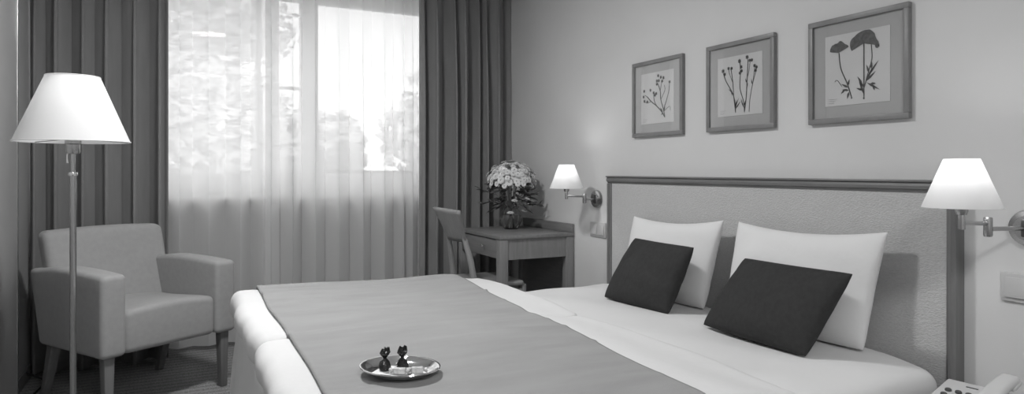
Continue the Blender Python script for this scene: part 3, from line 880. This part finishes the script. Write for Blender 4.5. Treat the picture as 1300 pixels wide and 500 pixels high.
def draw_poppy(stroke, blob, leaf, fan):
    stroke([(.43, .10), (.36, .30), (.26, .52), (.23, .74)], .013)
    fan((.23, .745), .175, math.radians(22), math.radians(168), seed=1, flat=.95)
    stroke([(.62, .08), (.62, .30), (.62, .55), (.62, .83)], .014)
    fan((.62, .815), .225, math.radians(-18), math.radians(205), seed=2, flat=.86)
    stroke([(.62, .20), (.68, .40), (.74, .60), (.73, .80), (.76, .83)], .010)
    blob((.82, .755), .045, n=7, jag=.15, seed=4); blob((.80, .78), .03, n=6, seed=5)
    stroke([(.76, .83), (.80, .80)], .008)
    for a, b in (((.62, .12), (.54, .34)), ((.61, .18), (.50, .22)), ((.62, .22), (.56, .30)), ((.64, .28), (.76, .48)), ((.66, .30), (.80, .42)), ((.68, .36), (.84, .56)), ((.70, .40), (.66, .52)), ((.66, .28), (.86, .16)), ((.72, .26), (.80, .25)), ((.76, .23), (.78, .16)), ((.60, .26), (.52, .38)), ((.73, .45), (.74, .56)),
                 ((.39, .20), (.28, .22)), ((.38, .24), (.27, .30)), ((.37, .26), (.40, .36)), ((.33, .22), (.26, .16)), ((.39, .18), (.36, .08))):
        leaf(a, b, .022)
    stroke([(.28, .26), (.20, .36), (.16, .34)], .006)
    blob((.43, .09), .016, n=5); blob((.62, .07), .02, n=5)
picture(2.543, 2.943, 'square framed print of a branching many-headed plant, nearest the drapes', draw_yarrow)
picture(1.984, 2.379, 'square framed print of slender upright wildflowers, the middle picture', draw_wild)
picture(1.413, 1.816, 'square framed print of two dark poppies, nearest the right lamp', draw_poppy)

# ------------------------------------------------------------------ wall switches
def switch(yc, zc, label):
    t = thing('wall_switch', label, 'switch', (XW, yc, zc), 0, 'double wall switches')
    finish('plate', B(-.010, 0, -.08, .08, -.043, .043, bev=.003), 'plastic', t)
    for s in (-1, 1):
        bm = bmesh.new()
        y0, y1 = s * .038 - .029, s * .038 + .029
        hexa(bm, [(-.009, y0, -.030), (-.009, y1, -.030), (-.0165, y1, -.030), (-.0165, y0, -.030)], [(-.009, y0, .030), (-.009, y1, .030), (-.012, y1, .030), (-.012, y0, .030)], .0015)
        finish('rocker', bm, 'plastic', t)
switch(3.287, .79, 'pale double wall switch below the lamp by the desk')
switch(1.055, .79, 'pale double wall switch below the lamp by the telephone')

# ------------------------------------------------------------------ nightstand and telephone
def nightstand():
    X0, X1, Y0, Y1, H = 1.78, 2.235, .78, 1.222, .464
    t = thing('nightstand', 'grey wooden nightstand under the telephone', 'nightstand', ((X0 + X1) / 2, (Y0 + Y1) / 2, 0))
    def np_(name, bm, m, parent=t):
        o = finish(name, bm, m, parent)
        for v in o.data.vertices: v.co -= Vector(t.location)
        return o
    np_('top', B(X0 - .005, X1, Y0, Y1, H - .022, H, bev=.003), 'wood')
    np_('body', B(X0 + .01, X1, Y0 + .008, Y1 - .008, .06, H - .022, bev=.002), 'wood_v')
    np_('plinth', B(X0 + .03, X1, Y0 + .02, Y1 - .02, 0, .06), 'head_frame')
    for z0, z1 in ((.085, .262), (.270, .438)):
        d = np_('drawer', B(X0 - .006, X0 + .012, Y0 + .014, Y1 - .014, z0, z1, bev=.003), 'wood')
        bm = lathe([(0, 0), (.004, 0), (.004, .012), (.010, .018), (.010, .024), (0, .028)], 16)
        for v in bm.verts: v.co = Vector((X0 - .006 - v.co.z, (Y0 + Y1) / 2 + v.co.x, (z0 + z1) / 2 + v.co.y))
        np_('knob', bm, 'mirror', d)
nightstand()
def telephone():
    # local: keypad side towards +X', handset along the -X' side; back edge is +Y' (raised)
    t = thing('telephone', 'pale push button telephone on the nightstand beside the bed', 'telephone', (1.945, 1.065, .464), math.radians(-84))
    w2, d2 = .095, .095
    bm = bmesh.new()
    hexa(bm, [(-w2, -d2, 0), (w2, -d2, 0), (w2, d2, 0), (-w2, d2, 0)], [(-w2 + .006, -d2 + .008, .028), (w2 - .006, -d2 + .008, .028), (w2 - .006, d2 - .012, .072), (-w2 + .006, d2 - .012, .072)], .007, 3)
    body = finish('body', bm, 'phone', t)
    slope = (.072 - .028) / (2 * d2 - .02)
    def zt(y): return .028 + slope * (y + d2 - .008)
    first = None
    for r in range(4):
        for c in range(3):
            x = -.058 + c * .026; y = -.062 + r * .026
            if first is None:
                first = finish('key', lathe([(0, .006), (.0075, .006), (.0088, .004), (.0088, -.003), (0, -.003)], 14, sx=1.0, sy=.8), 'key', t)
                o = first
            else: o = link_copy(first, t)
            o.location = (x, y, zt(y)); o.rotation_euler = (math.atan(slope), 0, 0)
    finish('display_slot', B(-.03, .0, .055, .060, zt(.057) - .003, zt(.057) + .0012), 'key', t)
    # handset
    def fh(p):
        s = p.y / .1
        p.z += .010 * (1 - s * s) + slope * p.y
        return p
    hs = finish('handset', slab(.040, .088, -.098, .098, .067, .093, .011, 4, 14, 1, fh), 'phone', t)
    finish('earpiece', slab(.038, .090, .052, .098, .072, .088, .007, 3, 3, 1, lambda p: Vector((p.x, p.y, p.z + slope * p.y - .004))), 'phone', hs)
    finish('mouthpiece', slab(.038, .090, -.098, -.052, .060, .078, .007, 3, 3, 1, lambda p: Vector((p.x, p.y, p.z + slope * p.y + .002))), 'phone', hs)
    pts = []
    for k in range(150):
        a = k * .75; s = k / 149
        pts.append((.10 + .045 * math.sin(PI * s) + .005 * math.cos(a), lerp(-.085, .05, s), .010 + .005 * math.sin(a) + .05 * (1 - smooth(s * 6))))
    finish('coiled_cord', tube(pts, .0018, 5), 'phone', t)
telephone()

# ------------------------------------------------------------------ tray of sweets
TX, TY = .533, 1.69
TZ = max(spread_surf(TX + .08 * a, TY + .08 * b) for a in (-1, -.5, 0, .5, 1) for b in (-1, -.5, 0, .5, 1)) + .0085
TR = math.radians(-50)
tt = thing('candy_tray', 'small oval polished steel tray on the grey bedspread', 'tray', (TX, TY, TZ), TR)
finish('dish', lathe([(0, .0), (.078, .0), (.092, .006), (.104, .015), (.108, .0165), (.108, .0185), (.103, .018), (.091, .009), (.077, .003), (0, .003)], 56, sx=1.0, sy=.82), 'mirror', tt)
rimb = bmesh.new()
tube([(.108 * math.cos(2 * PI * k / 56), .108 * .82 * math.sin(2 * PI * k / 56), .018) for k in range(57)], .0022, 6, rimb, cap=False)
finish('rolled_rim', rimb, 'mirror', tt)
def on_tray(dx, dy, dz=.0035):
    return (TX + dx * .891 + dy * .454, TY - dx * .454 + dy * .891, TZ + dz)
nb = bmesh.new()
hexa(nb, [(-.05, -.035, 0), (.045, -.04, 0), (.05, .035, 0), (-.045, .04, .001)], [(-.05, -.035, .0012), (.045, -.04, .0012), (.05, .035, .0012), (-.045, .04, .0022)])
nk = tag(finish('paper_doily', nb, 'napkin'), 'small white paper sheet under the sweets on the tray', 'paper'); nk.location = on_tray(-.015, .0, .0035); nk.rotation_euler = (0, 0, TR + .15)
def dark_candy(dx, dy, rz, label, seed):
    rnd = random.Random(seed)
    t = thing('wrapped_candy', label, 'candy', on_tray(dx, dy, .0055), rz, 'dark wrapped candies')
    def f(p): return p + Vector((rnd.uniform(-1, 1), rnd.uniform(-1, 1), rnd.uniform(-.5, .5))) * .0012
    bm = lathe([(0, 0), (.014, 0), (.0165, .004), (.0160, .012), (.012, .022), (.005, .029), (.0042, .032), (0, .033)], 10)
    for v in bm.verts:
        if v.co.z > .001: v.co = f(v.co)
    finish('sweet', bm, 'foil', t, angle=20)
    bm = bmesh.new(); n = 12; r0 = []; r1 = []; r2 = []
    for k in range(n):
        a = 2 * PI * k / n; z = 1 if k % 2 else .55
        r0.append(bm.verts.new((.0042 * math.cos(a), .0042 * math.sin(a), .031)))
        r1.append(bm.verts.new((.0155 * z * math.cos(a), .011 * z * math.sin(a), .044 + rnd.uniform(-.002, .002))))
        r2.append(bm.verts.new((.011 * z * math.cos(a) + .002, .006 * z * math.sin(a), .058 + rnd.uniform(-.004, .004))))
    for a, b in ((r0, r1), (r1, r2)):
        for k in range(n): bm.faces.new((a[k], a[(k + 1) % n], b[(k + 1) % n], b[k]))
    o = finish('twisted_end', bm, 'foil', t, angle=20)
    sd = o.modifiers.new('thickness', 'SOLIDIFY'); sd.thickness = .0006
dark_candy(-.040, .004, .3, 'dark foil candy with twisted top standing left on the tray', 1)
dark_candy(.003, .018, -.4, 'dark foil candy with twisted top standing right on the tray', 2)
def pale_candy(dx, dy, rz, label, seed):
    rnd = random.Random(seed)
    t = thing('wrapped_candy', label, 'candy', on_tray(dx, dy, .0062), rz, 'pale wrapped candies')
    finish('sweet', slab(-.016, .016, -.009, .009, 0, .015, .004, 2, 2, 1, lambda p: p + Vector((rnd.uniform(-1, 1), rnd.uniform(-1, 1), 0 if p.z < .003 else rnd.uniform(-1, 1))) * .0006), 'clear_wrap', t, angle=25)
    for s in (-1, 1):
        bm = bmesh.new(); n = 10; r0 = []; r1 = []
        for k in range(n):
            a = 2 * PI * k / n; q = 1 if k % 2 else .6
            r0.append(bm.verts.new((s * .015, .003 * math.cos(a), .008 + .003 * math.sin(a))))
            r1.append(bm.verts.new((s * (.026 + rnd.uniform(-.002, .002)), .009 * q * math.cos(a), .008 + .0075 * q * math.sin(a))))
        for k in range(n): bm.faces.new((r0[k], r0[(k + 1) % n], r1[(k + 1) % n], r1[k]))
        o = finish('twisted_end', bm, 'clear_wrap', t, angle=20)
        sd = o.modifiers.new('thickness', 'SOLIDIFY'); sd.thickness = .0005
pale_candy(.004, -.030, -.60, 'pale wrapped candy lying near the dark sweets on the tray', 3)
pale_candy(.048, -.022, -.40, 'pale wrapped candy lying at the right end of the tray', 4)
